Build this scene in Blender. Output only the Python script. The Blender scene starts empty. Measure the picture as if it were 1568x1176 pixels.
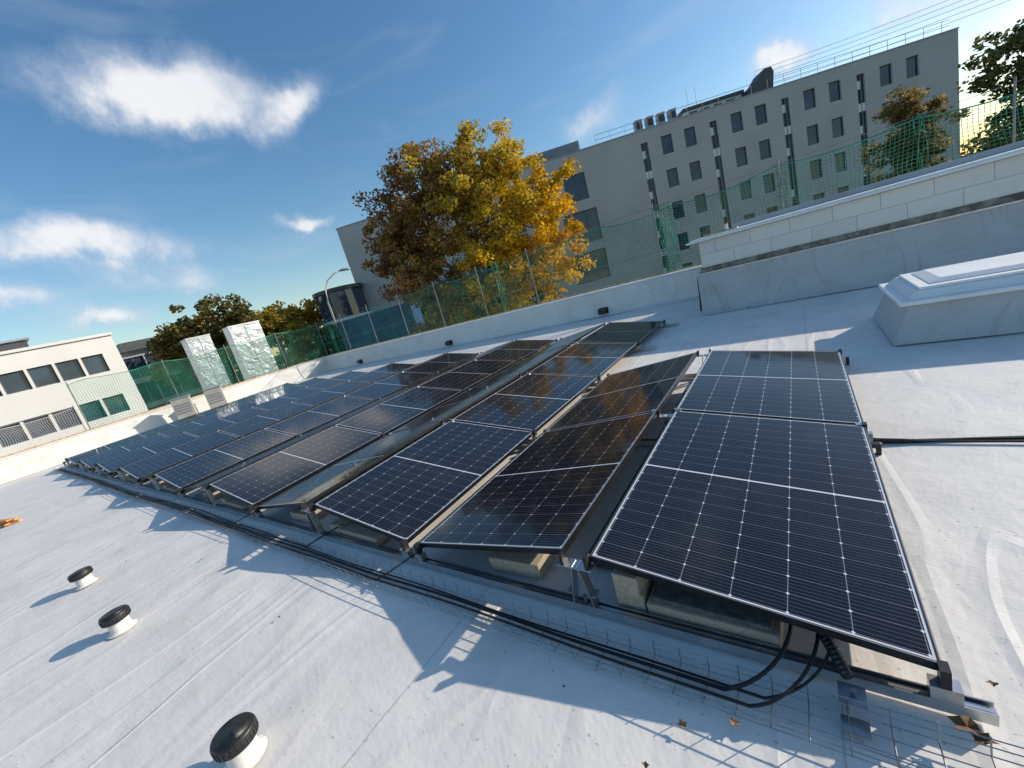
import bpy, bmesh, math, random
import numpy as np
from mathutils import Vector, Matrix, noise
random.seed(7); rng=np.random.default_rng(7)
scene=bpy.context.scene
scene.view_settings.view_transform='Standard'
scene.view_settings.look='None'
scene.view_settings.exposure=0
EYE=1.55
# ------------------------------------------------------------------ materials
def newmat(name):
    m=bpy.data.materials.new(name); m.use_nodes=True
    nt=m.node_tree; b=nt.nodes['Principled BSDF']
    return m,nt,b
def nd(nt,t,**kw):
    n=nt.nodes.new(t)
    for k,v in kw.items(): setattr(n,k,v)
    return n
def mth(nt,op,a,b=None,c=None,clamp=False):
    n=nt.nodes.new('ShaderNodeMath'); n.operation=op; n.use_clamp=clamp
    for i,v in enumerate((a,b,c)):
        if v is None: continue
        if isinstance(v,(int,float)): n.inputs[i].default_value=v
        else: nt.links.new(v,n.inputs[i])
    return n.outputs[0]
def mixc(nt,f,a,b):
    n=nt.nodes.new('ShaderNodeMix'); n.data_type='RGBA'
    for s,v in ((n.inputs[0],f),(n.inputs[6],a),(n.inputs[7],b)):
        if isinstance(v,(int,float)): s.default_value=v
        elif isinstance(v,(tuple,list)): s.default_value=(v[0],v[1],v[2],1)
        else: nt.links.new(v,s)
    return n.outputs[2]
def noi(nt,vec,scale,detail=3,rough=.5,dist=0):
    n=nt.nodes.new('ShaderNodeTexNoise'); n.inputs['Scale'].default_value=scale
    n.inputs['Detail'].default_value=detail; n.inputs['Roughness'].default_value=rough
    n.inputs['Distortion'].default_value=dist
    if vec is not None: nt.links.new(vec,n.inputs['Vector'])
    return n.outputs[0]
def ramp(nt,v,a,b):
    n=nt.nodes.new('ShaderNodeMapRange'); n.interpolation_type='SMOOTHSTEP'
    nt.links.new(v,n.inputs[0]); n.inputs[1].default_value=a; n.inputs[2].default_value=b
    return n.outputs[0]
def simple(name,col,rough=.7,metal=0,var=.15,scale=6,bump=0,bscale=40):
    m,nt,b=newmat(name)
    tc=nd(nt,'ShaderNodeTexCoord'); o=tc.outputs['Object']
    n=noi(nt,o,scale,2,.6)
    dark=tuple(c*(1-var) for c in col); lite=tuple(min(1,c*(1+var)) for c in col)
    nt.links.new(mixc(nt,ramp(nt,n,.3,.7),dark,lite),b.inputs['Base Color'])
    b.inputs['Roughness'].default_value=rough; b.inputs['Metallic'].default_value=metal
    if bump:
        bp=nd(nt,'ShaderNodeBump'); bp.inputs['Strength'].default_value=bump; bp.inputs['Distance'].default_value=.003
        nt.links.new(noi(nt,o,bscale,2,.6),bp.inputs['Height']); nt.links.new(bp.outputs[0],b.inputs['Normal'])
    return m
def glassy(name,col,rough=.06,var=.3):
    m=simple(name,col,rough,0,var,.6); m.node_tree.nodes['Principled BSDF'].inputs['IOR'].default_value=1.6
    return m
def membrane(name,base,seamx=None,wr=1.0):
    m,nt,b=newmat(name)
    tc=nd(nt,'ShaderNodeTexCoord'); o=tc.outputs['Object']
    mid=noi(nt,o,1.7,5,.62)
    c=mixc(nt,ramp(nt,mid,.35,.6),tuple(v*1.02 for v in base),tuple(v*.95 for v in base))
    c=mixc(nt,mth(nt,'MULTIPLY',ramp(nt,mid,.54,.72),.5),c,tuple(v*f for v,f in zip(base,(.74,.71,.66))))
    spk0=noi(nt,o,55,1,.5)
    c=mixc(nt,mth(nt,'MULTIPLY',ramp(nt,spk0,.70,.76),.5),c,(.28,.23,.17))
    h=mth(nt,'ADD',mth(nt,'MULTIPLY',mid,1.8),mth(nt,'MULTIPLY',spk0,.07))
    mp2=nd(nt,'ShaderNodeMapping'); mp2.inputs['Rotation'].default_value=(0,0,-1.0); mp2.inputs['Scale'].default_value=(2.6,.5,1)
    nt.links.new(o,mp2.inputs[0])
    w2=noi(nt,mp2.outputs[0],.8,1,.4,1.0)
    rid2=mth(nt,'SUBTRACT',1,mth(nt,'MULTIPLY',mth(nt,'ABSOLUTE',mth(nt,'SUBTRACT',w2,.47)),16),clamp=True)
    h=mth(nt,'ADD',h,mth(nt,'MULTIPLY',rid2,.40))
    if seamx:
        sp=nd(nt,'ShaderNodeSeparateXYZ'); nt.links.new(o,sp.inputs[0])
        xx=mth(nt,'ADD',sp.outputs[0],mth(nt,'MULTIPLY',mid,.04))
        fr=mth(nt,'FRACT',mth(nt,'DIVIDE',xx,seamx))
        line=mth(nt,'LESS_THAN',fr,.005)
        lap=mth(nt,'LESS_THAN',fr,.05)
        h=mth(nt,'ADD',h,mth(nt,'MULTIPLY',lap,.3))
        c=mixc(nt,mth(nt,'MULTIPLY',line,.45),c,(.3,.28,.25))
    bp=nd(nt,'ShaderNodeBump'); bp.inputs['Strength'].default_value=1; bp.inputs['Distance'].default_value=.008*wr
    nt.links.new(h,bp.inputs['Height']); nt.links.new(bp.outputs[0],b.inputs['Normal'])
    nt.links.new(c,b.inputs['Base Color']); b.inputs['Roughness'].default_value=.6
    return m
M={}
M['roof']=membrane('roof_membrane',(.80,.75,.69),1.55,1.05)
M['memb']=membrane('parapet_membrane',(.72,.70,.66),None,2.0)
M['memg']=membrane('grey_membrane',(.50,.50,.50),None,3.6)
M['white']=simple('white_paint',(.82,.81,.79),.5,0,.05,3)
M['render']=simple('facade_render',(.46,.445,.425),.85,0,.05,.25)
M['render2']=simple('facade_white',(.74,.72,.69),.8,0,.04,.3)
M['alu']=simple('aluminium',(.55,.56,.57),.38,1,.1,12)
M['galv']=simple('galvanised_steel',(.34,.35,.36),.45,1,.2,20)
M['post']=simple('weathered_steel',(.22,.23,.23),.6,.3,.2,6)
M['black']=simple('black_plastic',(.018,.018,.02),.45,0,.3,20)
M['cable']=simple('cable_rubber',(.010,.010,.011),.65,0,.2,20)
M['frame']=simple('black_anodised_frame',(.03,.03,.033),.3,.6,.2,10)
M['edge']=simple('frame_edge',(.25,.255,.26),.35,.7,.1,10)
M['back']=simple('panel_underside',(.06,.06,.065),.6,0,.1,5)
M['glassw']=glassy('window_glass',(.03,.05,.08),.04)
M['winframe']=simple('window_frame',(.10,.10,.11),.5,0,.1,3)
M['darkmetal']=simple('dark_metal',(.07,.075,.08),.5,.3,.2,2)
M['zinc']=simple('zinc_cladding',(.33,.35,.38),.5,.4,.12,.7)
M['concrete']=simple('concrete_block',(.46,.37,.28),.95,0,.12,60,.6,150)
M['slab']=simple('paving_slab',(.12,.115,.105),.9,0,.3,30,.5,120)
M['wood']=simple('timber',(.48,.32,.17),.7,0,.25,9)
M['owood']=simple('orange_timber',(.62,.27,.08),.7,0,.2,9)
M['mortar']=simple('mortar_strip',(.22,.19,.16),.95,0,.45,7,.8,30)
M['net']=simple('green_net',(.02,.24,.15),.6,0,.35,1.5)
M['bark']=simple('bark',(.13,.105,.08),.95,0,.35,7)
M['ground']=simple('ground_mix',(.10,.11,.07),.95,0,.35,.06)
M['asphalt']=simple('asphalt',(.05,.05,.052),.95,0,.2,2)
M['blue']=simple('blue_paint',(.02,.07,.18),.5,0,.2,2)
M['red']=simple('red_plastic',(.45,.05,.03),.5)
M['meshw']=simple('white_steel_mesh',(.5,.5,.5),.5,.3,.1,3)
M['boxg']=simple('beige_metal',(.42,.40,.36),.6,0,.1,3)
m,nt,b=newmat('foil_insulation')
o=nd(nt,'ShaderNodeTexCoord').outputs['Object']
b.inputs['Base Color'].default_value=(.62,.66,.72,1); b.inputs['Metallic'].default_value=1; b.inputs['Roughness'].default_value=.3
bp=nd(nt,'ShaderNodeBump'); bp.inputs['Distance'].default_value=.04; nt.links.new(noi(nt,o,2.8,3,.6,.6),bp.inputs['Height']); nt.links.new(bp.outputs[0],b.inputs['Normal'])
M['foil']=m
m,nt,b=newmat('block_wall')
o=nd(nt,'ShaderNodeTexCoord').outputs['Object']
sp=nd(nt,'ShaderNodeSeparateXYZ'); nt.links.new(o,sp.inputs[0])
cb=nd(nt,'ShaderNodeCombineXYZ'); nt.links.new(mth(nt,'ADD',sp.outputs[0],sp.outputs[1]),cb.inputs[0]); nt.links.new(mth(nt,'SUBTRACT',sp.outputs[2],.93),cb.inputs[1])
br=nd(nt,'ShaderNodeTexBrick'); nt.links.new(cb.outputs[0],br.inputs['Vector'])
br.inputs['Scale'].default_value=1; br.inputs['Brick Width'].default_value=.6; br.inputs['Row Height'].default_value=.25
br.inputs['Mortar Size'].default_value=.005; br.inputs['Color1'].default_value=(.80,.76,.69,1); br.inputs['Color2'].default_value=(.72,.68,.62,1); br.inputs['Mortar'].default_value=(.45,.42,.38,1)
c=mixc(nt,mth(nt,'MULTIPLY',ramp(nt,noi(nt,o,3,4,.65),.5,.8),.3),br.outputs[0],(.55,.5,.43))
nt.links.new(c,b.inputs['Base Color']); b.inputs['Roughness'].default_value=.9
M['aac']=m
# solar glass
m,nt,b=newmat('solar_glass')
o=nd(nt,'ShaderNodeTexCoord').outputs['Object']
sp=nd(nt,'ShaderNodeSeparateXYZ'); nt.links.new(o,sp.inputs[0]); X_,Y_=sp.outputs[0],sp.outputs[1]
CW=.18167; CH=.0925
fx=mth(nt,'FRACT',mth(nt,'DIVIDE',mth(nt,'ADD',X_,.545+CW*10),CW))
dx=mth(nt,'MULTIPLY',mth(nt,'MINIMUM',fx,mth(nt,'SUBTRACT',1,fx)),CW)
ay=mth(nt,'SUBTRACT',mth(nt,'ABSOLUTE',Y_),.0060)
fy=mth(nt,'FRACT',mth(nt,'DIVIDE',ay,CH)); dy=mth(nt,'MULTIPLY',mth(nt,'MINIMUM',fy,mth(nt,'SUBTRACT',1,fy)),CH)
gap=mth(nt,'MULTIPLY',mth(nt,'GREATER_THAN',dx,.0012),mth(nt,'GREATER_THAN',dy,.0007))
dot=mth(nt,'GREATER_THAN',mth(nt,'ADD',dx,dy),.0068)
ins=mth(nt,'MULTIPLY',mth(nt,'LESS_THAN',mth(nt,'ABSOLUTE',X_),.5505),mth(nt,'MULTIPLY',mth(nt,'GREATER_THAN',ay,0),mth(nt,'LESS_THAN',ay,.838)))
fb=mth(nt,'FRACT',mth(nt,'DIVIDE',ay,.0185)); bus=mth(nt,'LESS_THAN',fb,.08)
oi=nd(nt,'ShaderNodeObjectInfo')
tone=mixc(nt,oi.outputs['Random'],(.0045,.006,.012),(.008,.010,.020))
ccol=mixc(nt,mth(nt,'MULTIPLY',bus,.6),tone,(.18,.19,.21))
ccol=mixc(nt,gap,(.24,.25,.28),ccol)
ccol=mixc(nt,mth(nt,'MULTIPLY',dot,ins),(.60,.62,.66),ccol)
ge=nd(nt,'ShaderNodeNewGeometry')
dust=ramp(nt,noi(nt,ge.outputs['Position'],1.7,4,.7,.4),.45,.85)
col=mixc(nt,mth(nt,'MULTIPLY',dust,.03),ccol,(.5,.47,.42))
nt.links.new(col,b.inputs['Base Color'])
nt.links.new(mth(nt,'ADD',mth(nt,'MULTIPLY',dust,.10),.06),b.inputs['Roughness'])
b.inputs['IOR'].default_value=1.34
M['solar']=m
def leafmat(name):
    m,nt,b=newmat(name); nt.nodes.remove(b)
    at=nd(nt,'ShaderNodeVertexColor',layer_name='Col')
    d=nd(nt,'ShaderNodeBsdfDiffuse'); t=nd(nt,'ShaderNodeBsdfTranslucent'); mx=nd(nt,'ShaderNodeMixShader'); mx.inputs[0].default_value=.48
    nt.links.new(at.outputs[0],d.inputs[0]); nt.links.new(at.outputs[0],t.inputs[0])
    nt.links.new(d.outputs[0],mx.inputs[1]); nt.links.new(t.outputs[0],mx.inputs[2])
    nt.links.new(mx.outputs[0],nt.nodes['Material Output'].inputs[0])
    return m
M['leaf']=leafmat('leaves')
# ------------------------------------------------------------------ mesh builder
class MB:
    def __init__(s): s.v=[];s.f=[];s.m=[];s.mats=[]
    def mi(s,k):
        if k not in s.mats: s.mats.append(k)
        return s.mats.index(k)
    def quad(s,pts,k):
        n=len(s.v); s.v+= [tuple(p) for p in pts]; s.f.append(tuple(range(n,n+len(pts)))); s.m.append(s.mi(k))
    def box(s,lo,hi,k,M4=None,skip=()):
        x0,y0,z0=lo;x1,y1,z1=hi
        c=[Vector(p) for p in ((x0,y0,z0),(x1,y0,z0),(x1,y1,z0),(x0,y1,z0),(x0,y0,z1),(x1,y0,z1),(x1,y1,z1),(x0,y1,z1))]
        if M4 is not None: c=[M4@p for p in c]
        n=len(s.v); s.v+=[tuple(p) for p in c]; i=s.mi(k)
        for f in ((0,3,2,1),(4,5,6,7),(0,1,5,4),(1,2,6,5),(2,3,7,6),(3,0,4,7)):
            s.f.append(tuple(n+j for j in f)); s.m.append(i)
    def taper(s,c,b,t,z0,z1,k):
        cx,cy=c;n=len(s.v)
        for (hx,hy),z in ((b,z0),(t,z1)):
            for sx,sy in ((-1,-1),(1,-1),(1,1),(-1,1)): s.v.append((cx+sx*hx,cy+sy*hy,z))
        i=s.mi(k)
        for f in ((0,3,2,1),(4,5,6,7),(0,1,5,4),(1,2,6,5),(2,3,7,6),(3,0,4,7)):
            s.f.append(tuple(n+j for j in f)); s.m.append(i)
    def tube(s,pts,r,k,seg=6,cap=True):
        pts=[Vector(p) for p in pts]; i=s.mi(k)
        rs=r if isinstance(r,(list,tuple)) else [r]*len(pts)
        rings=[]
        for j,p in enumerate(pts):
            t=(pts[min(j+1,len(pts)-1)]-pts[max(j-1,0)]).normalized()
            a=t.cross(Vector((0,0,1)));
            if a.length<.05: a=t.cross(Vector((1,0,0)))
            a.normalize(); b_=t.cross(a)
            n=len(s.v); rings.append(n)
            for q in range(seg):
                an=2*math.pi*q/seg
                s.v.append(tuple(p+(a*math.cos(an)+b_*math.sin(an))*rs[j]))
        for A_,B_ in zip(rings,rings[1:]):
            for q in range(seg):
                s.f.append((A_+q,A_+(q+1)%seg,B_+(q+1)%seg,B_+q)); s.m.append(i)
        if cap:
            s.f.append(tuple(rings[0]+q for q in reversed(range(seg)))); s.m.append(i)
            s.f.append(tuple(rings[-1]+q for q in range(seg))); s.m.append(i)
    def obj(s,name,parent=None,smooth=False,bevel=0,loc=None):
        me=bpy.data.meshes.new(name); me.from_pydata(s.v,[],s.f)
        for k in s.mats: me.materials.append(M[k])
        me.polygons.foreach_set('material_index',s.m)
        if smooth: me.polygons.foreach_set('use_smooth',[True]*len(s.f))
        me.update()
        ob=bpy.data.objects.new(name,me); scene.collection.objects.link(ob)
        if parent: ob.parent=parent
        if loc: ob.location=loc
        if bevel:
            bv=ob.modifiers.new('b','BEVEL'); bv.width=bevel; bv.segments=2; bv.limit_method='ANGLE'
        return ob
def empty(name):
    e=bpy.data.objects.new(name,None); scene.collection.objects.link(e); return e
def facade(mb,o,d,n,W,z0,z1,ops,wall,glass='glassw',depth=.22,frame='winframe'):
    o=Vector((o[0],o[1],0)); d=Vector((d[0],d[1],0)).normalized(); n=Vector((n[0],n[1],0)).normalized()
    P=lambda u,z,dep=0: o+d*u+Vector((0,0,z))-n*dep
    us=sorted({0,W}|{a for r in ops for a in (r[0],r[1])}); zs=sorted({z0,z1}|{a for r in ops for a in (r[2],r[3])})
    for a,b_ in zip(us,us[1:]):
        for c,e in zip(zs,zs[1:]):
            uc=(a+b_)/2; zc=(c+e)/2
            if any(r[0]<uc<r[1] and r[2]<zc<r[3] for r in ops): continue
            mb.quad([P(a,c),P(b_,c),P(b_,e),P(a,e)],wall)
    for r in ops:
        a,b_,c,e=r[:4]
        mb.quad([P(a,c),P(a,c,depth),P(a,e,depth),P(a,e)],wall); mb.quad([P(b_,c),P(b_,e),P(b_,e,depth),P(b_,c,depth)],wall)
        mb.quad([P(a,e),P(a,e,depth),P(b_,e,depth),P(b_,e)],wall); mb.quad([P(a,c),P(b_,c),P(b_,c,depth),P(a,c,depth)],'alu')
        mb.quad([P(a,c,depth),P(b_,c,depth),P(b_,e,depth),P(a,e,depth)],glass)
        f=.07; dd=depth-.05
        bars=[(a,a+f,c,e),(b_-f,b_,c,e),(a+f,b_-f,c,c+f),(a+f,b_-f,e-f,e)]
        nm=r[4] if len(r)>4 else 0
        for q in range(nm):
            x=a+(b_-a)*(q+1)/(nm+1); bars.append((x-f/2,x+f/2,c+f,e-f))
        for (p,q,s_,t_) in bars: mb.quad([P(p,s_,dd),P(q,s_,dd),P(q,t_,dd),P(p,t_,dd)],frame)
# ------------------------------------------------------------------ ground & roof
mb=MB(); mb.quad([(-900,-900,-7.6),(900,-900,-7.6),(900,900,-7.6),(-900,900,-7.6)],'ground'); mb.obj('ground')
mb=MB(); rd=[(-60,14),(-30,17),(0,27),(40,48)]
for (a,b_) in zip(rd,rd[1:]):
    mb.quad([(a[0],a[1],-7.59),(b_[0],b_[1],-7.59),(b_[0]-2,b_[1]+6,-7.59),(a[0]-2,a[1]+6,-7.59)],'asphalt')
mb.obj('street')
nx,ny=420,215; x0,x1,y0,y1=-21.4,16.0,-7.0,12.0
folds=[]
random.seed(21)
for _ in range(60):
    cx=random.uniform(-9,5); cy=random.uniform(-2,9); a=random.choice((.5,-.9,1.3,2.3))+random.uniform(-.3,.3)
    if -20<cx<.4 and .9<cy<8.4: continue
    folds.append((cx,cy,math.cos(a),math.sin(a),random.uniform(.25,.8),random.uniform(.03,.06),random.uniform(.004,.009)))
for i in range(9):
    a=-.15-.22*i+random.uniform(-.05,.05); folds.append((1.6+.5*math.cos(a),2.0+.6*math.sin(a),math.cos(a),math.sin(a),.7,.04,.009))
xs=np.linspace(x0,x1,nx+1); ys=np.linspace(y0,y1,ny+1); XX,YY=np.meshgrid(xs,ys)
ZZ=np.zeros_like(XX)
for (cx,cy,ca,sa,ln,wd,h) in folds:
    u=(XX-cx)*ca+(YY-cy)*sa; v=-(XX-cx)*sa+(YY-cy)*ca+.06*np.sin(u*3+cx)
    ZZ+=h*np.exp(-(v/wd)**2)*np.exp(-(u/ln)**4)
for k_ in range(26):
    fxx,fyy,ph=random.uniform(.3,2.2),random.uniform(.3,2.2),random.uniform(0,6)
    ZZ+=.0012*np.sin(XX*fxx*random.choice((-1,1))+YY*fyy+ph)
V=np.stack([XX,YY,ZZ],-1).reshape(-1,3)
idx=np.arange((nx+1)*(ny+1)).reshape(ny+1,nx+1)
F=np.stack([idx[:-1,:-1],idx[:-1,1:],idx[1:,1:],idx[1:,:-1]],-1).reshape(-1,4)
me=bpy.data.meshes.new('flat_roof'); me.from_pydata(V.tolist(),[],F.tolist()); me.materials.append(M['roof']); me.polygons.foreach_set('use_smooth',[True]*len(F))
ob=bpy.data.objects.new('flat_roof',me); scene.collection.objects.link(ob)
random.seed(8)
mb=MB(); mb.box((-21.75,-7.3,-7.6),(16.3,12.3,-.05),'render2'); o1=mb.obj('building_body'); o1.parent=ob
PT=.80
def cove(mb,a,b_,inn,k='memb'):
    a=Vector(a);b_=Vector(b_);inn=Vector(inn)
    mb.quad([a+inn*.07+Vector((0,0,.012)),b_+inn*.07+Vector((0,0,.012)),b_+Vector((0,0,.08)),a+Vector((0,0,.08))],k)
def wavy_wall(mb,a,b_,inn,zt,seg=90,amp=.012,lean=.0,k='memb'):
    a=Vector(a);b_=Vector(b_);inn=Vector(inn); rows=7
    n0=len(mb.v); i_=mb.mi(k)
    for r in range(rows+1):
        for s_ in range(seg+1):
            p=a.lerp(b_,s_/seg); z=.07+(zt-.07)*r/rows
            off=amp*noise.noise(Vector((p.x*1.6,p.y*1.6,z*3)))*math.sin(math.pi*r/rows)+lean*(1-r/rows)
            q=p+inn*(off+.004); mb.v.append((q.x,q.y,z))
    for r in range(rows):
        for s_ in range(seg):
            kk=n0+r*(seg+1)+s_; mb.f.append((kk,kk+1,kk+seg+2,kk+seg+1)); mb.m.append(i_)
mb=MB()
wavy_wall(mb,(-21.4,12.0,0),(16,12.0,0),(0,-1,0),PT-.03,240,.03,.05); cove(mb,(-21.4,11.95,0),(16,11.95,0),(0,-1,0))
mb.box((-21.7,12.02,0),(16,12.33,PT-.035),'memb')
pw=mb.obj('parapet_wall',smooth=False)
mb=MB(); mb.box((-21.72,11.96,PT-.03),(16,12.36,PT),'white'); mb.obj('coping',pw,bevel=.006)
mb=MB(); mb.box((-21.7,12.37,PT-.16),(16,12.42,PT+.04),'wood'); mb.obj('edge_board',pw)
mb=MB()
wavy_wall(mb,(-21.4,-7,0),(-21.4,12.0,0),(1,0,0),PT-.03,140,.05,.06); cove(mb,(-21.34,-7,0),(-21.34,12,0),(1,0,0))
mb.box((-21.72,-7,0),(-21.42,11.9,PT-.035),'memb')
pw2=mb.obj('parapet_wall')
mb=MB(); mb.box((-21.76,-7,PT-.03),(-21.36,11.955,PT),'white'); mb.obj('coping',pw2,bevel=.006)
mb=MB(); mb.box((-21.83,-7,PT-.16),(-21.78,12.3,PT+.05),'wood'); mb.obj('edge_board',pw2)
for x in (-5.0,-11.8,-18.2):
    mb=MB(); mb.box((x-.13,11.80,.10),(x+.13,11.94,.24),'black'); mb.box((x-.16,11.93,.07),(x+.16,11.945,.27),'black'); mb.obj('overflow_drain')
mb=MB()
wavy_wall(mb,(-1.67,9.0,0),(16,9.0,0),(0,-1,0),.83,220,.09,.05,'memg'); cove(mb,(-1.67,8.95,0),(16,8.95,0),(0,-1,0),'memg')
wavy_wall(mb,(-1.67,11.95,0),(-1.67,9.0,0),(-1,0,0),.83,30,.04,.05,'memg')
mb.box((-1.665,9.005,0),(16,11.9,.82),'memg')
rw=mb.obj('block_wall',smooth=False)
mb=MB(); mb.box((-1.60,9.06,.82),(16,11.88,.935),'mortar'); mb.obj('mortar_course',rw)
mb=MB(); mb.box((-1.57,9.09,.935),(16,11.86,1.44),'aac'); mb.obj('aerated_blocks',rw)
mb=MB(); mb.box((-1.78,8.97,1.44),(16,11.9,1.475),'white'); mb.box((-1.70,9.03,1.475),(16,11.88,1.505),'white'); mb.obj('cap_sheet',rw,bevel=.005)
mb=MB(); mb.box((-1.2,11.3,1.506),(16,11.36,1.62),'zinc'); mb.box((-1.5,9.3,1.506),(-.9,9.5,1.54),'wood'); mb.tube([(-1.15,9.9,1.506),(-1.15,9.9,1.64)],.035,'meshw',10); mb.tube([(-1.15,9.9,1.64),(-1.15,9.9,1.67)],.03,'red',10); mb.obj('top_trim',rw)
mb=MB(); mb.box((-1.69,8.975,.815),(16,9.07,.835),'alu'); mb.obj('clamping_strip',rw)
sk=empty('roof_skylight')
mb=MB(); mb.taper((2.80,5.95),(2.13,.70),(1.99,.58),0.012,.38,'memg'); mb.obj('kerb',sk,bevel=.015)
mb=MB(); mb.box((.74,5.30,.38),(4.86,6.60,.42),'white'); mb.obj('flange',sk,bevel=.008)
mb=MB(); mb.taper((2.80,5.95),(1.99,.57),(1.93,.51),.42,.49,'white'); mb.box((.90,5.46,.49),(4.70,6.44,.515),'white'); mb.obj('upper_frame',sk,bevel=.008)
mb=MB(); mb.taper((2.80,5.95),(1.82,.40),(1.72,.32),.517,.55,'white'); mb.obj('dome',sk,bevel=.015)
# ------------------------------------------------------------------ solar array
L=1.722; W=1.134; hw=1.120; zl=.15; zh=.315
pm=MB()
fw=.0085; th=.03
pm.box((-W/2,-L/2,-th),(-W/2+fw,L/2,0),'frame'); pm.box((W/2-fw,-L/2,-th),(W/2,L/2,0),'frame')
pm.box((-W/2+fw,-L/2,-th),(W/2-fw,-L/2+fw,0),'frame'); pm.box((-W/2+fw,L/2-fw,-th),(W/2-fw,L/2,0),'frame')
for (a,b_,c,e_) in ((-W/2+.001,-W/2+.004,-L/2+.004,L/2-.004),(W/2-.004,W/2-.001,-L/2+.004,L/2-.004),(-W/2+.001,W/2-.001,-L/2+.001,-L/2+.004),(-W/2+.001,W/2-.001,L/2-.004,L/2-.001)):
    pm.quad([(a,c,.0008),(b_,c,.0008),(b_,e_,.0008),(a,e_,.0008)],'edge')
pm.quad([(-W/2+fw,-L/2+fw,-.0015),(W/2-fw,-L/2+fw,-.0015),(W/2-fw,L/2-fw,-.0015),(-W/2+fw,L/2-fw,-.0015)],'solar')
pm.quad([(-W/2+fw,-L/2+fw,-.008),(-W/2+fw,L/2-fw,-.008),(W/2-fw,L/2-fw,-.008),(W/2-fw,-L/2+fw,-.008)],'back')
pm.box((-.09,-.03,-.026),(.09,.03,-.0085),'black')
tmp=pm.obj('solar_panel'); pmesh=tmp.data; bpy.data.objects.remove(tmp)
PER=2.515; YS=1.347
rows=[]
for k in range(8):
    xr=.238-PER*k
    rows.append((xr-hw,xr,1,2 if k==0 else 4))
    xh=xr-hw-.143
    rows.append((xh-hw,xh,-1,2 if k==0 else 4))
ang=math.atan2(zh-zl,hw)
for (xa,xb,s_,n) in rows:
    for j in range(n):
        ob=bpy.data.objects.new('solar_panel',pmesh); scene.collection.objects.link(ob)
        ob.location=((xa+xb)/2,YS+L/2+j*(L+.02),(zl+zh)/2+random.uniform(-.002,.002))
        ob.rotation_euler=(random.uniform(-.003,.003),s_*ang+random.uniform(-.005,.005),0)
jr=[YS-.02]+[YS+L*(j)+.02*(j-.5) for j in (1,2,3)]+[YS+4*L+.09]
xlast=rows[-1][0]
mb=MB()
for qi,y in enumerate(jr):
    xr_=(.34,.27,.27,-2.0,-2.0)[qi]
    mb.box((xlast-.1,y-.022,.012),(xr_,y+.022,.020),'alu'); mb.box((xlast-.1,y-.022,.020),(xr_,y-.017,.052),'alu'); mb.box((xlast-.1,y+.017,.020),(xr_,y+.022,.052),'alu')
    mb.box((xlast-.1,y-.008,.020),(xr_,y+.008,.044),'alu')
mb.obj('mounting_rail')
mb=MB()
for k in range(8):
    xr=.238-PER*k; xg=xr-hw-.0715
    for qi,y in enumerate(jr):
        if k==0 and qi>2: continue
        for sx in (-1,1):
            Mx=Matrix.Translation((xg+sx*.055,y,.05))@Matrix.Rotation(sx*-.18,4,'Y')
            mb.box((-.003,-.025,0),(.003,.025,.225),'alu',Mx)
            mb.box((sx*.01-.02,-.025,.06),(sx*.01+.02,.025,.066),'alu',Mx)
        mb.box((xg-.09,y-.03,.262),(xg+.09,y+.03,.268),'alu')
        mb.box((xg-.07,y-.022,.268),(xg-.055,y+.022,.325),'black'); mb.box((xg+.055,y-.022,.268),(xg+.07,y+.022,.325),'black')
        mb.tube([(xg,y,.05),(xg,y,.09)],.009,'galv',6)
        for xl in (xr+.0,xr-2*hw-.143):
            mb.box((xl-.035,y-.022,.053),(xl+.035,y+.022,.10),'alu'); mb.box((xl-.012,y-.02,.10),(xl+.012,y+.02,.165),'black')
        if qi in (1,2,3):      # silver mid clamps on the frames at the panel joints
            for xc,zc_ in ((xr-.02,zl+.006),(xr-hw+.02,zh),(xr-hw-.163,zh),(xr-2*hw-.123,zl+.006)):
                if k==0 and qi==2: continue
                mb.box((xc-.022,y-.016,zc_-.012),(xc+.022,y+.016,zc_+.006),'alu')
mb.obj('panel_support_brackets')
for k in range(8):
    xg=.238-PER*k-hw-.07
    for (dx_,dy_,sx,sy,sz,kk,rz,z0) in ((.20,.115,.13,.18,.10,'concrete',.04,0),(.205,.11,.12,.18,.10,'concrete',-.05,.10),(.53,.17,.50,.30,.07,'concrete',-.02,0),(.53,.18,.46,.29,.022,'slab',-.04,.072) ,(-.50,.16,.34,.18,.09,'concrete',.05,0)):
        if k>5 and kk=='slab': continue
        if k>0 and z0>0: continue
        mb=MB(); mb.box((-sx/2,-sy/2,0),(sx/2,sy/2,sz),kk)
        o1=mb.obj('ballast_block' if kk=='concrete' else 'paving_slab',bevel=.006); o1.location=(xg+dx_,YS+dy_,.012+z0); o1.rotation_euler=(0,0,rz)
mb=MB()
for k in range(8):
    xg=.238-PER*k-hw-.07; n=2 if k==0 else 4
    mb.box((xg-.16,YS+.25,.010),(xg+.16,YS+n*1.742-.1,.016),'slab')  # dark sheet on the roof, painted stand-in for the shade below each ridge gap
mb.obj('ridge_gap_shade')
mb=MB()
ty0,ty1=1.07,1.20; tx0,tx1=-19.6,1.1
def tz(x): return .018+.003*math.sin(x*1.7)
lw=[(ty0,.0),(ty0+.043,0),(ty0+.087,0),(ty1,0),(ty0-.004,.028),(ty1+.004,.028),(ty0-.006,.055),(ty1+.006,.055)]
for (y,z) in lw:
    mb.tube([(tx0+(tx1-tx0)*i/60,y+.012*math.sin((tx0+(tx1-tx0)*i/60)*.8),tz(tx0+(tx1-tx0)*i/60)+z) for i in range(61)],.0022,'galv',4)
x=tx0
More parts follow.
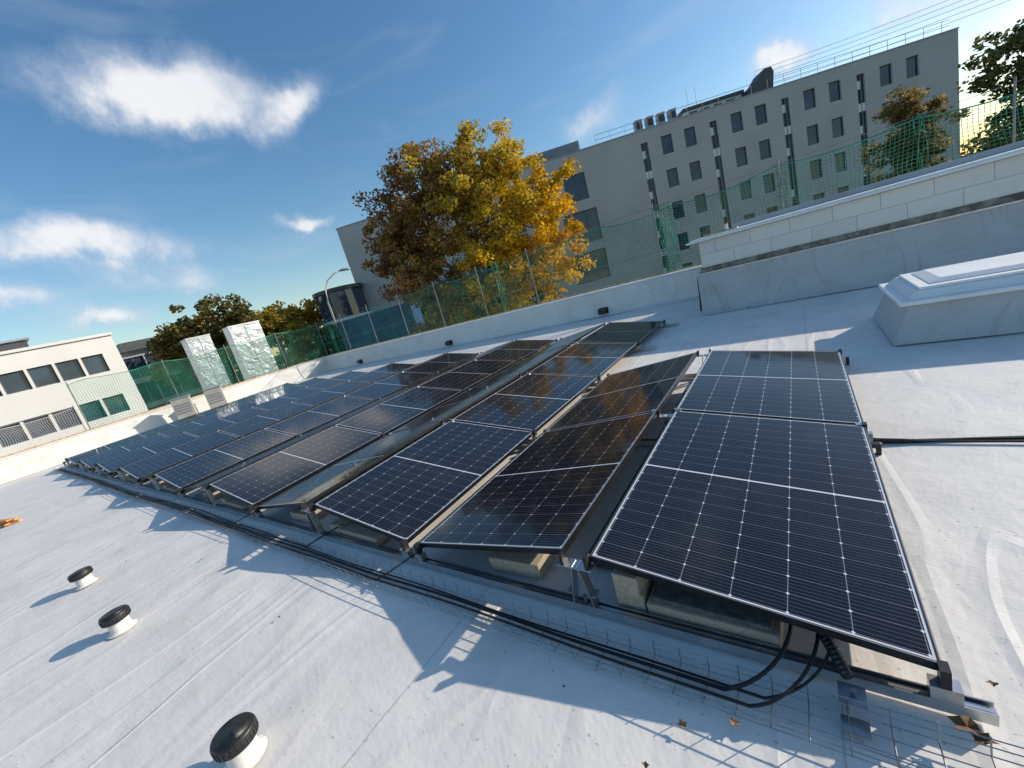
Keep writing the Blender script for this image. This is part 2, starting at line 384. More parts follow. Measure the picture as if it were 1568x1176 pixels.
while x<tx1:
    dy_=.012*math.sin(x*.8); z=tz(x)
    mb.tube([(x,ty0-.007+dy_,z+.062),(x,ty0+dy_,z),(x,ty1+dy_,z),(x,ty1+.007+dy_,z+.062)],.0022,'galv',4)
    x+=.10
mb.obj('cable_tray')
mb=MB()
for c in range(6):
    r=(.005,.006,.005,.0075,.005,.006)[c]; ph=random.uniform(0,6); yb=ty0+.022+.017*c
    pts=[]
    xe=(-2.35,-.26,-4.9,-.34,-.22,-3.4)[c]
    for i in range(140):
        x=-19.3+(xe+19.3)*i/139
        pts.append((x,yb+.008*math.sin(x*1.3+ph)+.005*math.sin(x*4.1+ph*2)+.012*math.sin(x*.8),.028+.004*(c%3)+.004*math.sin(x*2.3+ph)))
    yl=pts[-1][1]
    for i in range(1,12):
        t=i/11; pts.append((xe+.20*math.sin(t*1.5),yl+(1.42-yl)*(1-math.cos(t*1.57)),.032+.07*t+.02*math.sin(math.pi*t)))
    mb.tube(pts,r,'cable',6)
mb.obj('power_cables')
mb=MB()
mb.tube([(-.05+.06*(i/39),1.42-.14*(i/39),.095-.02*(i/39)**2) for i in range(40)],[.017+(.003 if i%4<2 else 0) for i in range(40)],'black',10)
mb.obj('corrugated_conduit')
mb=MB()
mb.box((-.02,1.20,.056),(.05,1.27,.061),'galv'); mb.box((-.005,1.21,.014),(.004,1.27,.056),'galv'); mb.tube([(.02,1.235,.061),(.02,1.235,.08)],.009,'galv',6); mb.box((-.02,1.14,.014),(.05,1.19,.019),'galv')
mb.obj('tray_bracket')
mb=MB()
for c in range(3):
    pts=[]
    for i in range(50):
        t=i/49; x=.32+t*3.6
        y=3.12+t*.22+.02*math.sin(t*9+c)+(.06*math.sin(t*3.1+c*1.9))*t*1.4-.008*c
        pts.append((x,y,.012+.003*c))
    mb.tube(pts,(.010,.007,.007)[c],'cable',7)
mb.tube([(.22,3.115,.045),(.30,3.118,.026),(.42,3.125,.018),(.50,3.13,.014)],[.014,.015,.015,.011],'cable',9)
mb.obj('roof_power_cable')
for y in (2.98,4.83):
    mb=MB(); mb.box((.235,y-.022,.05),(.30,y+.022,.075),'black'); mb.box((.275,y-.018,.0),(.30,y+.018,.05),'black'); mb.obj('rail_end_cap',bevel=.004)
# ------------------------------------------------------------------ vent pipes
for (x,y,r) in ((-2.03,.17,.080),(-4.10,.12,.080),(-5.63,.12,.080)):
    e=empty('vent_pipe'); e.location=(x,y,0); e.rotation_euler=(random.uniform(-.05,.05),random.uniform(-.05,.05),0)
    mb=MB(); prof=[(.085,.010),(.070,.016),(.060,.028),(.058,.11)]
    mb.tube([(0,0,z) for _,z in prof],[p[0] for p in prof],'roof',28,False); mb.obj('pipe_collar',e,True)
    mb=MB(); prof=[(.055,.095),(r,.097),(r,.100),(r+.002,.14),(r-.003,.150),(r-.012,.153),(r-.02,.148),(.001,.148)]
    mb.tube([(0,0,z) for _,z in prof],[p[0] for p in prof],'black',32,False)
    for q in range(28):
        a=2*math.pi*q/28; mb.tube([((r+.001)*math.cos(a),(r+.001)*math.sin(a),.101),((r+.002)*math.cos(a),(r+.002)*math.sin(a),.138)],.0022,'black',4)
    mb.obj('cap',e,True)
mb=MB()
for i in range(4):
    Mx=Matrix.Translation((-11.75+.03*i,-.25+.02*i,.03+.035*(i%3)))@Matrix.Rotation(.3+.5*(i%2),4,'Z'); mb.box((-.22,-.035,-.015),(.22,.035,.015),'owood',Mx)
mb.obj('timber_offcuts')
for (y,w) in ((5.05,.62),(6.2,.62)):
    e=empty('vent_box')
    mb=MB(); Mx=Matrix.Translation((-20.45,y,0))@Matrix.Rotation(-.35,4,'Z')
    mb.box((-.22,-w/2,.0),(.22,w/2,1.0),'boxg',Mx); mb.box((-.25,-w/2-.03,1.0),(.25,w/2+.03,1.04),'zinc',Mx)
    for q in range(4): mb.box((.221,-w/2+.06,.4+.11*q),(.235,w/2-.06,.45+.11*q),'zinc',Mx)
    mb.obj('box_body',e,bevel=.01)
for (y,w,zt) in ((7.1,.95,3.35),(9.15,1.45,3.5)):
    e=empty('ventilation_duct')
    mb=MB(); Mx=Matrix.Translation((-22.6,y,0))
    mb.box((-.35,-w/2,-7.6),(.35,w/2,zt),'foil',Mx)
    for q in range(3):
        z=.9+q*.85; mb.box((-.37,-w/2-.02,z),(.37,w/2+.02,z+.04),'alu',Mx)
    mb.box((-.37,-w/2-.02,zt-.05),(.37,w/2+.02,zt+.02),'alu',Mx)
    mb.box((.352,-.02,.5),(.362,.02,zt-.06),'zinc',Mx)
    mb.obj('duct_body',e,bevel=.02)
# ------------------------------------------------------------------ safety netting
def net(mb,a,b_,zb,zt,cell,st,amp,k='net',zs=0):
    a=Vector(a);b_=Vector(b_);d=(b_-a);Ln=d.length;d.normalize();n=Vector((-d.y,d.x,0))
    def P(u,w):
        sg=abs(math.sin(math.pi*u/2.4))
        top=zt-.12*sg+.05*math.sin(u*.9); z=zb+(top-zb)*w
        off=amp*noise.noise(Vector((u*.6,w*1.5,a.x+a.y)))+amp*.5*noise.noise(Vector((u*2.1,w*3,7)))
        uu=u+.10*noise.noise(Vector((u*.8,w*2.5,3)))
        q=a+d*uu+n*off; return Vector((q.x,q.y,z))
    i_=mb.mi(k); nw=8
    nv=int(Ln/cell)
    for i in range(nv+1):
        u=i*cell; base=len(mb.v)
        for j in range(nw+1):
            p=P(u,j/nw); mb.v.append(tuple(p-d*st/2)); mb.v.append(tuple(p+d*st/2))
        for j in range(nw):
            q=base+2*j; mb.f.append((q,q+1,q+3,q+2)); mb.m.append(i_)
    nh=int((zt-zb)/cell); ns=int(Ln/.3)
    for j in range(nh+1):
        w=j/nh; base=len(mb.v); s2=st*(3 if j in(0,nh) else 1)
        for i in range(ns+1):
            p=P(i*Ln/ns,w); mb.v.append((p.x,p.y,p.z-s2/2)); mb.v.append((p.x,p.y,p.z+s2/2))
        for i in range(ns):
            q=base+2*i; mb.f.append((q,q+2,q+3,q+1)); mb.m.append(i_)
mb=MB(); net(mb,(-21.9,12.62,0),(13,12.62,0),.35,2.62,.075,.009,.18)
for (x,w,ct) in ((-2.95,.30,26),(-.2,.12,8),(2.2,.08,6),(-9.0,.12,12),(-20.8,.2,16)):
    for q in range(ct//2):
        ph=random.uniform(0,6); xx=x+random.uniform(-w,w)
        mb.tube([(xx+.05*math.sin(z*3+ph),12.55+.05*math.cos(z*4+ph),z) for z in np.linspace(.5,2.7,12)],.006,'net',4)
    for q in range(ct):
        z=.6+q*2.1/ct; mb.tube([(x-w,12.53,z+random.uniform(-.05,.05)),(x,12.47,z),(x+w,12.53,z+random.uniform(-.05,.05))],.005,'net',4)
mb.obj('safety_net')
mb=MB(); net(mb,(-21.98,12.6,0),(-21.98,2.5,0),.35,2.65,.075,.009,.16); mb.obj('safety_net')
mb=MB()
for x in (-21.9,-19.5,-17.1,-14.7,-12.3,-9.9,-7.5,-3.2,-.2,3.4,7.5,12):
    mb.tube([(x,12.50,-.6),(x+random.uniform(-.04,.04),12.52,2.75)],.019,'post',8)
    mb.box((x-.03,12.43,.25),(x+.03,12.52,.31),'post')
for y in (10.2,7.8,5.4,2.5): mb.tube([(-21.95,y,-.6),(-21.97,y+.03,2.72)],.019,'post',8)
mb.tube([(-21.9,12.54,1.45),(13,12.54,1.45)],.009,'post',6); mb.tube([(-21.9,12.54,2.66),(13,12.54,2.66)],.006,'post',6)
mb.obj('scaffold_posts')
mb=MB(); net(mb,(-22.0,2.4,0),(-22.0,-6.5,0),.3,1.75,.06,.007,.05,'meshw')
for y in (2.4,.2,-2,-4.2): mb.tube([(-21.98,y,-.4),(-21.98,y,1.85)],.02,'galv',8)
mb.tube([(-22,2.4,1.78),(-22,-6.5,1.78)],.018,'galv',8)
mb.obj('mesh_fence')
# ------------------------------------------------------------------ main building
bd=empty('office_building')
T0=-37.6; d=Vector((.866,.5,0)).normalized(); n=Vector((.5,-.866,0)).normalized(); O=Vector((-10,49.7,0))+d*T0
ops=[]; tz_=lambda t:t-T0
Wd=27.55-T0
for zc in (11.5,8.17,4.84,1.5,-1.8,-5.1):
    for t in (0,2.38,7.05,9.43,14.1,16.48,21.15,23.53):
        ops.append((tz_(t)-.56,tz_(t)+.56,zc-.9,zc+.9))
    for t in (-17,-20.5,-25,-29):
        if zc<9: ops.append((tz_(t)-.6,tz_(t)+.6,zc-.92,zc+.92))
for t in (-2.3,4.75,11.8,18.85): ops.append((tz_(t)-.36,tz_(t)+.36,-6.5,12.3))
ops.append((tz_(-11.3),tz_(-8.9),8.7,11.4,1)); ops.append((tz_(-12.2),tz_(-8.4),4.2,7.6,2)); ops.append((tz_(-12.2),tz_(-8.4),0,3.2,2))
mb=MB(); facade(mb,O,d,n,Wd,-7.6,13.5,ops,'render')
D=16
q=[O,O+d*Wd,O+d*Wd-n*D,O-n*D]
for a,b_ in ((1,2),(2,3),(3,0)):
    mb.quad([q[a]+Vector((0,0,-7.6)),q[b_]+Vector((0,0,-7.6)),q[b_]+Vector((0,0,13.5)),q[a]+Vector((0,0,13.5))],'render2' if a==3 else 'render')
mb.quad([p+Vector((0,0,13.2)) for p in q],'zinc')
mb.obj('walls_and_windows',bd)
R=Matrix.Translation(O)@Matrix(((d.x,-n.x,0,0),(d.y,-n.y,0,0),(0,0,1,0),(0,0,0,1)))
mb=MB(); mb.box((-.05,-.06,13.5),(Wd+.05,.35,13.6),'zinc',R); mb.box((-.05,.35,13.5),(.35,D,13.6),'zinc',R); mb.obj('coping',bd)
mb=MB()
for t in (-2.3,4.75,11.8,18.85):
    for k_ in range(9):
        z=-5.6+k_*2.05+ (0.2 if t>0 else 0)
        if t>0 and z<7 and k_%2: continue
        mb.box((tz_(t)-.35,.10,z),(tz_(t)+(.35 if k_%2 else .05),.20,z+.75),'render2',R)
    mb.box((tz_(t)-.03,.09,-6.5),(tz_(t)+.03,.21,12.3),'winframe',R)
mb.obj('slot_panels',bd)
mb=MB()
mb.box((tz_(-20),4,13.2),(tz_(-8.2),10,15.6),'zinc',R); 
for i in range(58): mb.box((tz_(-20)+.2*i+.05,3.96,13.3),(tz_(-20)+.2*i+.09,4,15.55),'darkmetal',R)
mb.box((tz_(-8.0),5,13.2),(tz_(-3),10,14.6),'render2',R)
mb.box((tz_(3.3),3,13.2),(tz_(9.3),9,14.7),'render2',R); mb.box((tz_(3.1),2.8,14.7),(tz_(9.5),9.2,15.0),'darkmetal',R)
for i in range(4): mb.box((tz_(3.8+1.3*i),2.96,13.8),(tz_(4.6+1.3*i),3.0,14.5),'glassw',R)
mb.obj('roof_penthouse',bd)
mb=MB()
for i in range(4):
    t=-2.0+1.2*i
    mb.box((tz_(t)-.36,1.6,13.85),(tz_(t)+.36,2.5,14.95),'zinc',R); mb.box((tz_(t)-.40,1.56,14.95),(tz_(t)+.40,2.54,15.05),'render2',R)
    mb.box((tz_(t)-.26,1.56,14.15),(tz_(t)+.26,1.597,14.8),'darkmetal',R)
    for lx in (-.32,.32): mb.box((tz_(t)+lx-.04,1.7,13.2),(tz_(t)+lx+.04,2.4,13.85),'galv',R)
mb.box((tz_(-2.6),1.5,13.7),(tz_(2.2),1.6,13.85),'galv',R)
pr=[(0,13.3),(2.6,13.3),(2.9,15.4),(2.7,15.9),(2.0,15.9),(1.2,15.0),(.3,14.6)]
A_=[R@Vector((tz_(9.0)+p,1.5,z)) for p,z in pr]; B_=[R@Vector((tz_(9.0)+p,3.6,z)) for p,z in pr]
mb.quad(A_,'darkmetal'); mb.quad(B_[::-1],'darkmetal')
for i in range(len(pr)): mb.quad([A_[i],B_[i],B_[(i+1)%len(pr)],A_[(i+1)%len(pr)]],'darkmetal')
for t in (4.2,5.1): mb.tube([R@Vector((tz_(t),4,15)),R@Vector((tz_(t),4,17.2))],.025,'darkmetal',5)
mb.obj('rooftop_equipment',bd)
mb=MB()
for z in (14.1,14.6): mb.tube([R@Vector((tz_(-7),.5,z)),R@Vector((Wd-.3,.5,z))],.02,'darkmetal',5)
t=-7
while t<27.4: mb.tube([R@Vector((tz_(t),.5,13.5)),R@Vector((tz_(t),.5,14.6))],.02,'darkmetal',5); t+=1.6
mb.obj('roof_railing',bd)
mb=MB()
for i in range(5):
    pts=[]
    for j in range(25):
        x=-3+j*1.6; t=(x-4)/18.5; pts.append((x,80+i*.6,18.6+.75*i-1.5*t+.0016*(x-15)**2))
    mb.tube(pts,.022,'zinc',4)
mb.obj('overhead_power_lines')
lb=empty('low_white_building')
mb=MB(); ops=[]
for zc in (4.75,1.35,-2.0,-5.4):
    for i in range(27):
        u=1.0+1.42*i; ops.append((u,u+1.26,zc-.72,zc+.72))
facade(mb,(-45,8.8,0),(0,-1,0),(1,0,0),42,-7.6,6.75,ops,'render2')
mb.quad([(-45,8.8,-7.6),(-45,8.8,6.75),(-62,8.8,6.75),(-62,8.8,-7.6)],'render2'); mb.quad([(-45,8.8,6.5),(-45,-33,6.5),(-62,-33,6.5),(-62,8.8,6.5)],'zinc')
mb.obj('walls_and_windows',lb)
mb=MB(); mb.box((-62,-33,6.75),(-44.85,8.9,6.95),'render2'); mb.box((-55,1.2,6.95),(-49,4.8,8.0),'darkmetal'); mb.box((-56,1.0,8.0),(-48.8,5.0,8.15),'zinc'); mb.obj('roof_plantroom',lb)
gb=empty('glass_office_building')
mb=MB(); ops=[]
for zc in (4.4,1.6,-1.2,-4):
    for i in range(5): ops.append((.3+1.9*i,2.1+1.9*i,zc-1.15,zc+1.15,1))
facade(mb,(-58,19,0),(0,-1,0),(1,0,0),10,-7.6,6.2,ops,'zinc')
mb.quad([(-58,19,-7.6),(-58,19,6.2),(-70,19,6.2),(-70,19,-7.6)],'zinc'); mb.quad([(-58,19,6.2),(-58,9,6.2),(-70,9,6.2),(-70,19,6.2)],'zinc')
mb.box((-57.9,8.8,6.2),(-57.2,19.4,6.35),'darkmetal'); mb.box((-66,12,6.2),(-60,17,7.4),'darkmetal')
mb.obj('walls_and_windows',gb)
gb=empty('glazed_pavilion')
mb=MB()
cx,cy=-43.5,29.0
for lev,(z0,z1) in enumerate(((-7.6,-4.2),(-3.8,-.4),(0,3.2),(3.6,6.6))):
    seg=18
    for i in range(seg):
        a0=2*math.pi*i/seg;a1=2*math.pi*(i+1)/seg
        mb.quad([(cx+2.6*math.cos(a0),cy+2.6*math.sin(a0),z0),(cx+2.6*math.cos(a1),cy+2.6*math.sin(a1),z0),(cx+2.6*math.cos(a1),cy+2.6*math.sin(a1),z1),(cx+2.6*math.cos(a0),cy+2.6*math.sin(a0),z1)],'glassw')
        mb.tube([(cx+2.64*math.cos(a0),cy+2.64*math.sin(a0),z0),(cx+2.64*math.cos(a0),cy+2.64*math.sin(a0),z1)],.05,'winframe',4)
    mb.tube([(cx,cy,z1),(cx,cy,z1+.4)],2.9,'render2' if lev!=3 else 'darkmetal',24)
mb.obj('storeys',gb)
mb=MB()
for lev in range(4):
    z=-7.6+2.6*lev
    Mx=Matrix.Translation((-27.2,20.9,z))@Matrix.Rotation(.55,4,'Z')
    mb.box((-3,-1.2,0),(3,1.2,2.55),'blue',Mx)
    for i in range(28): mb.box((-2.9+.21*i,-1.24,.12),(-2.8+.21*i,-1.2,2.45),'blue',Mx)
    for a in (-3.03,2.93): mb.box((a,-1.26,0),(a+.1,-1.16,2.58),'darkmetal',Mx)
mb.obj('site_container')
e=empty('street_lamp'); mb=MB()
mb.tube([(-32,20,-7.6),(-32,20,0),(-32,20,4.6),(-31.93,20.15,5.6),(-31.75,20.5,6.35),(-31.4,21.1,6.8),(-31.1,21.6,6.92)],[.11,.09,.07,.06,.055,.05,.045],'meshw',10); mb.obj('pole',e,True)
mb=MB(); mb.tube([(-31.15,21.5,6.93),(-31.0,21.8,6.95),(-30.8,22.2,6.93),(-30.72,22.35,6.9)],[.06,.12,.11,.03],'zinc',10); mb.obj('lamp_head',e,True)
# ------------------------------------------------------------------ trees
def leaves(name,clumps,per,size,palette,parent):
    C=np.repeat(clumps,per,axis=0); N=len(C)
    v=rng.normal(size=(N,3)); v/=np.linalg.norm(v,axis=1)[:,None]
    pos=C[:,:3]+v*(C[:,3]*rng.random(N)**.45)[:,None]*np.array([1,1,.75])
    a=rng.normal(size=(N,3)); a[:,2]*=.6; a/=np.linalg.norm(a,axis=1)[:,None]
    b_=rng.normal(size=(N,3)); b_-=a*(a*b_).sum(1)[:,None]; b_/=np.linalg.norm(b_,axis=1)[:,None]
    s_=size*rng.uniform(.6,1.35,N)[:,None]
    V=np.empty((N,4,3)); V[:,0]=pos-a*s_*.6; V[:,1]=pos+b_*s_*.45-a*s_*.05; V[:,2]=pos+a*s_*.6; V[:,3]=pos-b_*s_*.45+a*s_*.05
    V=V.reshape(-1,3)
    me=bpy.data.meshes.new(name); me.vertices.add(4*N); me.vertices.foreach_set('co',V.ravel())
    me.loops.add(4*N); me.loops.foreach_set('vertex_index',np.arange(4*N)); me.polygons.add(N)
    me.polygons.foreach_set('loop_start',np.arange(N)*4); me.polygons.foreach_set('loop_total',np.full(N,4))
    me.update(calc_edges=True)
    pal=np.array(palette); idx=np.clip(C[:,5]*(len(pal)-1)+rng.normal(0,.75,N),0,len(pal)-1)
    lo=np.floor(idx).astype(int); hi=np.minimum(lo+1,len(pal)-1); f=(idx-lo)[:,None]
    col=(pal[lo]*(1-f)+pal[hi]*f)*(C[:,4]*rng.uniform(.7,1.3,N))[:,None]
    col=np.clip(col,0,.9); rgba=np.concatenate([col,np.ones((N,1))],1)
    ca=me.color_attributes.new('Col','FLOAT_COLOR','POINT'); ca.data.foreach_set('color',np.repeat(rgba,4,axis=0).ravel())
    me.materials.append(M['leaf']); ob=bpy.data.objects.new(name,me); scene.collection.objects.link(ob); ob.parent=parent; return ob
def tree(name,pos,lobes,base,nc,per,size,palette,colf,cr=(.45,.95),trunk_r=.35,right=(.8,.6)):
    e=empty(name); right=Vector((right[0],right[1],0)).normalized(); back=Vector((-right.y,right.x,0)); P0=Vector(pos)
    cl=[]
    tot=sum(l[2]**2 for l in lobes)
    for l in lobes:
        r,z,rad=l[:3]; dp=l[3] if len(l)>3 else 0
        for _ in range(max(4,int(nc*rad**2/tot))):
            v=Vector((random.gauss(0,1),random.gauss(0,1),random.gauss(0,1))).normalized()
            k=rad*(random.uniform(.55,1.0) if random.random()<.75 else random.uniform(.1,.6))
            k*=1+.25*noise.noise(v*1.8+Vector((r,z,1)))
            lr=r+v.x*k; ld=dp+v.y*k; lz=z+v.z*k*.9
            q=P0+right*lr+back*ld+Vector((0,0,lz))
            cl.append((q.x,q.y,q.z,random.uniform(*cr),random.uniform(.7,1.2),colf(lr,lz)+random.uniform(-.15,.15)))
    leaves('foliage',np.array(cl),per,size,palette,e)
    mb=MB(); G=Vector((P0.x,P0.y,base)); zc=P0.z+min(l[1]-l[2]*.3 for l in lobes)
    top=Vector((P0.x,P0.y,max(zc,base+1.5)))
    mb.tube([G,G.lerp(top,.5)+Vector((.1,0,0)),top],[trunk_r*1.25,trunk_r,trunk_r*.85],'bark',10)
    for l in lobes:
        dp=l[3] if len(l)>3 else 0
        c=P0+right*l[0]+back*dp+Vector((0,0,l[1]))
        mid=top.lerp(c,.5)+Vector((random.uniform(-.3,.3),random.uniform(-.3,.3),.3))
        mb.tube([top-Vector((0,0,.3)),mid,c],[trunk_r*.55,trunk_r*.35,trunk_r*.12],'bark',7)
        for _ in range(7):
            v=Vector((random.gauss(0,1),random.gauss(0,1),random.gauss(.4,.8))).normalized()
            s0=mid.lerp(c,random.random()); mb.tube([s0,s0+v*l[2]*.45+Vector((0,0,.1)),s0+v*l[2]*.85],[trunk_r*.14,trunk_r*.08,.012],'bark',5)
    mb.obj('trunk_and_limbs',e,True); return e
pal_main=[(.30,.16,.08),(.38,.23,.07),(.44,.34,.05),(.64,.48,.035),(.80,.52,.03),(.78,.36,.02)]
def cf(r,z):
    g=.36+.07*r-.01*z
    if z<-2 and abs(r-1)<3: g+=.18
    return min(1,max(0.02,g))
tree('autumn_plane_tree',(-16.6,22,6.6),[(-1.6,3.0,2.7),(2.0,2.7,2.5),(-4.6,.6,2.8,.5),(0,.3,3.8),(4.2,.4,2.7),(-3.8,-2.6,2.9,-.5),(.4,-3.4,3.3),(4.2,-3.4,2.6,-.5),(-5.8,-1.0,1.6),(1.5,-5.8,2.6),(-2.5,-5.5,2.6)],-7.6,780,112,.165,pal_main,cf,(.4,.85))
pal_br=[(.09,.10,.04),(.15,.15,.04),(.25,.18,.06),(.32,.19,.06)]
tree('deciduous_tree',(-50,17.2,6.5),[(0,0,3),(-3.2,-.6,2.5),(3.2,-.4,2.6),(0,-3.5,3.5),(4,-3,2.8),(-4,-3,2.8)],-7.6,240,60,.34,pal_br,lambda r,z:.45,(.6,1.1))
tree('deciduous_tree',(-47,22.0,5.2),[(0,0,2.1),(-1.8,-1.4,1.9),(1.8,-1.5,2.1)],-7.6,110,60,.3,[(.24,.22,.05),(.6,.42,.06)],lambda r,z:.5,(.5,.9))
tree('deciduous_tree',(-50,26.5,5.8),[(0,0,2.3),(2.2,-1.2,2.3),(-2,-1.5,2.2),(0,-3,3)],-7.6,150,60,.32,[(.42,.24,.05),(.75,.42,.06),(.8,.48,.06)],lambda r,z:.5,(.5,.9))
tree('evergreen_tree',(-31.5,18.7,1.9),[(0,0,1.2),(.7,-1.6,1.4),(-.7,-1.8,1.5)],-7.6,110,60,.16,[(.015,.03,.012),(.03,.055,.02)],lambda r,z:.5,(.3,.6),.2)
tree('deciduous_tree',(-24.5,28.5,.6),[(0,0,2.4),(3,.5,2.4),(-3,-.3,2.2),(6,.3,2.2)],-7.6,160,60,.26,[(.03,.05,.015),(.12,.13,.02),(.3,.24,.02)],lambda r,z:.4,(.5,.9),.25)
tree('deciduous_tree',(5.6,35,4.4),[(0,.6,1.4),(-.5,-1,1.5),(.7,-1.1,1.5),(0,-3,1.7)],-7.6,150,80,.16,[(.11,.10,.04),(.26,.20,.08),(.34,.23,.09)],lambda r,z:.5,(.3,.6),.18,(1,.1))
tree('deciduous_tree',(10.6,31,4.8),[(0,1.2,2.2),(-1.8,0,2.1),(1.9,0,2.2),(-1.4,-2.4,2.5),(2,-2.6,2.6)],-7.6,260,80,.17,[(.07,.09,.04),(.15,.16,.06),(.25,.22,.09)],lambda r,z:.4,(.35,.7),.25,(1,.1))
cl=[]
for i in range(420):
    t=random.random(); th_=math.radians(-98+115*t); Rr=random.uniform(95,130)
    h=2.5+2.0*noise.noise(Vector((t*14,0,0)))+random.uniform(-9,0)
    cl.append((Rr*math.sin(th_),Rr*math.cos(th_),h-.5,random.uniform(2,3.4),random.uniform(.6,1.1),random.random()))
e=empty('distant_trees'); leaves('foliage',np.array(cl),50,.9,[(.05,.07,.025),(.1,.10,.03),(.22,.15,.05)],e)
N=190
mb=MB(); 
M['dleaf']=simple('dry_leaf',(.26,.13,.055),.8,0,.5,15)
def leafat(x,y,s_,z=.018):
    a=random.uniform(0,6.3); pts=[]
    for i in range(9):
        an=a+2*math.pi*i/9; rr=s_*(1 if i%2 else .6)
        pts.append((x+rr*math.cos(an),y+rr*math.sin(an)*.75,z+random.uniform(0,.5)*s_))
    c=(x,y,z)
    for i in range(9): mb.quad([c,pts[i],pts[(i+1)%9]],'dleaf')
for _ in range(N):
    x=random.uniform(-10,5); y=random.uniform(-2,9)
    if -20<x<.3 and 1.0<y<8.4: continue
    leafat(x,y,random.uniform(.007,.018))
for x in np.arange(-1.5,6,.16): leafat(x+random.uniform(-.1,.1),8.88+random.uniform(-.12,.03),random.uniform(.015,.035))
for (x,y,s_,z) in ((.265,1.245,.042,.05),(.29,1.22,.03,.045),(.42,1.25,.022,.02),(-.45,.97,.02,.018),(.06,.97,.018,.018),(-.30,1.04,.02,.02)): leafat(x,y,s_,z)
mb.obj('fallen_leaves')
# ------------------------------------------------------------------ light
SE=math.radians(22); SA=math.radians(42)
sd=Vector((math.cos(SE)*math.sin(SA),math.cos(SE)*math.cos(SA),math.sin(SE)))
sl=bpy.data.lights.new('sun','SUN'); sl.energy=5; sl.angle=math.radians(.6); sl.color=(1,.91,.77)
so=bpy.data.objects.new('sun',sl); scene.collection.objects.link(so); so.rotation_euler=sd.to_track_quat('Z','Y').to_euler(); so.location=(20,20,30)
w=bpy.data.worlds.new('World'); scene.world=w; w.use_nodes=True; nt=w.node_tree
bg=nt.nodes['Background']; sky=nt.nodes.new('ShaderNodeTexSky'); sky.sky_type='NISHITA'; sky.sun_disc=False
sky.sun_elevation=SE; sky.sun_rotation=SA; sky.air_density=1.15; sky.dust_density=.6; sky.ozone_density=2.0
tc=nd(nt,'ShaderNodeTexCoord'); dirv=tc.outputs['Generated']
def vm(op,a,b):
    n_=nt.nodes.new('ShaderNodeVectorMath'); n_.operation=op
    for i,v in enumerate((a,b)):
        if isinstance(v,(tuple,Vector)): n_.inputs[i].default_value=tuple(v)
        else: nt.links.new(v,n_.inputs[i])
    return n_
wn=nt.nodes.new('ShaderNodeTexNoise'); wn.inputs['Scale'].default_value=8; wn.inputs['Detail'].default_value=6; wn.inputs['Roughness'].default_value=.6; nt.links.new(dirv,wn.inputs['Vector'])
off=vm('SUBTRACT',wn.outputs['Color'],(.5,.5,.5)); offs=vm('SCALE',off.outputs[0],(0,0,0)); offs.inputs['Scale'].default_value=.10
dw=vm('ADD',dirv,offs.outputs[0]).outputs[0]
clouds=[((-.850,.27,.470),(-.755,.475,.425),.054,1.2),((-.79,.37,.49),(-.77,.42,.48),.045,.5),((-.742,.514,.43),(-.68,.575,.45),.028,.75),
((-.955,.08,.275),(-.905,.334,.245),.034,1.05),((-.985,.02,.205),(-.962,.16,.18),.028,.95),((-.975,.15,.14),(-.955,.25,.14),.022,.95),
((-.83,.49,.25),(-.775,.575,.245),.018,.95),((-.96,.22,.2),(-.91,.36,.185),.024,.6),
((-.02,.967,.25),(.043,.97,.239),.024,1.0),((-.36,.88,.28),(-.25,.92,.30),.035,.5),((.08,.95,.29),(.28,.94,.19),.05,.7)]
tot=None
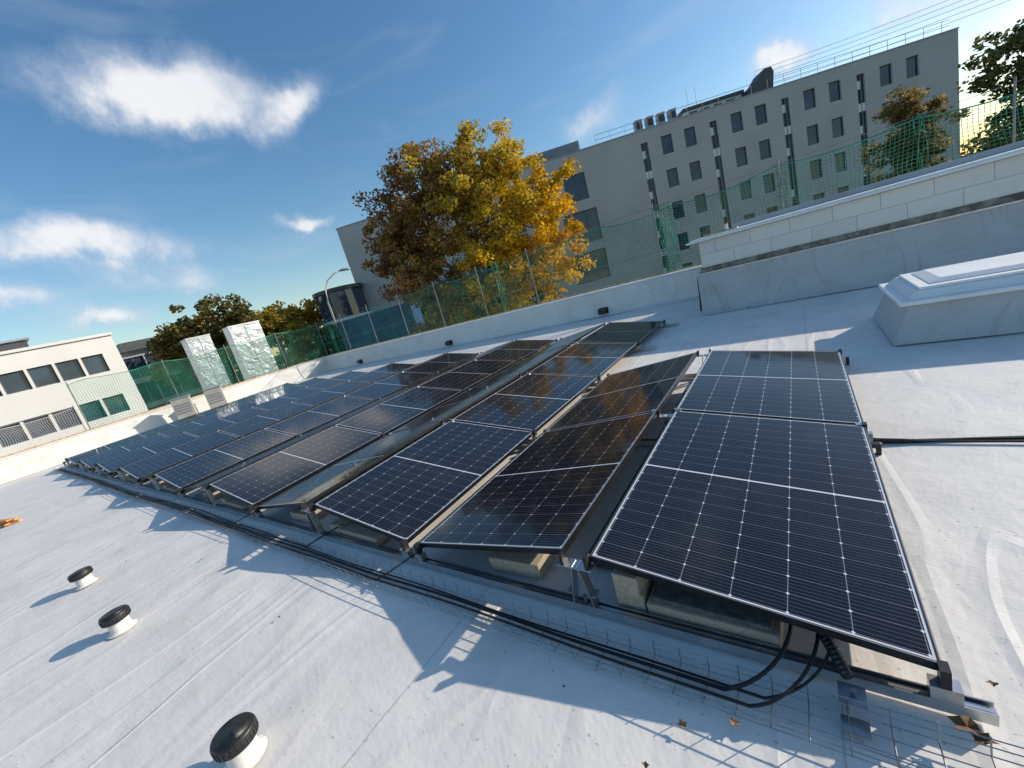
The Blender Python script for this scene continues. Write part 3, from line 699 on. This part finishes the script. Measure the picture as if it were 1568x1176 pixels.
for a,b_,wd,amp in clouds:
    a=Vector(a);b_=Vector(b_);c=(a+b_)/2; t1=(b_-a).normalized(); t2=c.cross(t1).normalized(); s1=(b_-a).length*.5+wd*.5
    u1=mth(nt,'MULTIPLY_ADD',vm('DOT_PRODUCT',dw,tuple(t1)).outputs['Value'],1/s1,-c.dot(t1)/s1)
    u2=mth(nt,'MULTIPLY_ADD',vm('DOT_PRODUCT',dw,tuple(t2)).outputs['Value'],1/wd,-c.dot(t2)/wd)
    e2=mth(nt,'MULTIPLY_ADD',u1,u1,mth(nt,'MULTIPLY',u2,u2))
    g=mth(nt,'MULTIPLY',mth(nt,'POWER',.3679,e2),amp)
    tot=g if tot is None else mth(nt,'ADD',tot,g)
tot=mth(nt,'MULTIPLY',tot,ramp(nt,vm('DOT_PRODUCT',dirv,(-.55,.83,.1)).outputs['Value'],0,.2))
cn=wn.outputs['Fac']
dens=mth(nt,'ADD',tot,mth(nt,'MULTIPLY',mth(nt,'SUBTRACT',cn,.5),1.5))
dens=mth(nt,'MULTIPLY',ramp(nt,dens,.12,1.1),ramp(nt,tot,.02,.3))
mp=nd(nt,'ShaderNodeMapping'); mp.inputs['Scale'].default_value=(1.5,1.5,7); nt.links.new(dirv,mp.inputs[0])
ci=mth(nt,'MULTIPLY',ramp(nt,noi(nt,mp.outputs[0],2.2,3,.6,.5),.5,.85),.22)
fac=mth(nt,'MAXIMUM',dens,ci)
shade=mixc(nt,ramp(nt,mth(nt,'ADD',dens,mth(nt,'MULTIPLY',cn,.5)),.5,1.35),(4.2,4.7,5.6),(6.6,6.6,6.7))
hsv=nd(nt,'ShaderNodeHueSaturation'); hsv.inputs['Saturation'].default_value=1.25; hsv.inputs['Value'].default_value=1.08; nt.links.new(sky.outputs[0],hsv.inputs['Color'])
nt.links.new(mixc(nt,mth(nt,'MULTIPLY',fac,.92),hsv.outputs[0],shade),bg.inputs[0]); bg.inputs[1].default_value=.145
# ------------------------------------------------------------------ camera
cam=bpy.data.cameras.new('camera'); co=bpy.data.objects.new('camera',cam); scene.collection.objects.link(co)
cam.sensor_width=36; cam.lens=615/1568*36; cam.clip_start=.02; cam.clip_end=3000
Rt=(.79749,.54144,-.26618); Up=(.08562,.33515,.93827); Bk=(.59722,-.77105,.22092)
co.matrix_world=Matrix(((Rt[0],Up[0],Bk[0],0),(Rt[1],Up[1],Bk[1],0),(Rt[2],Up[2],Bk[2],EYE),(0,0,0,1)))
scene.camera=co
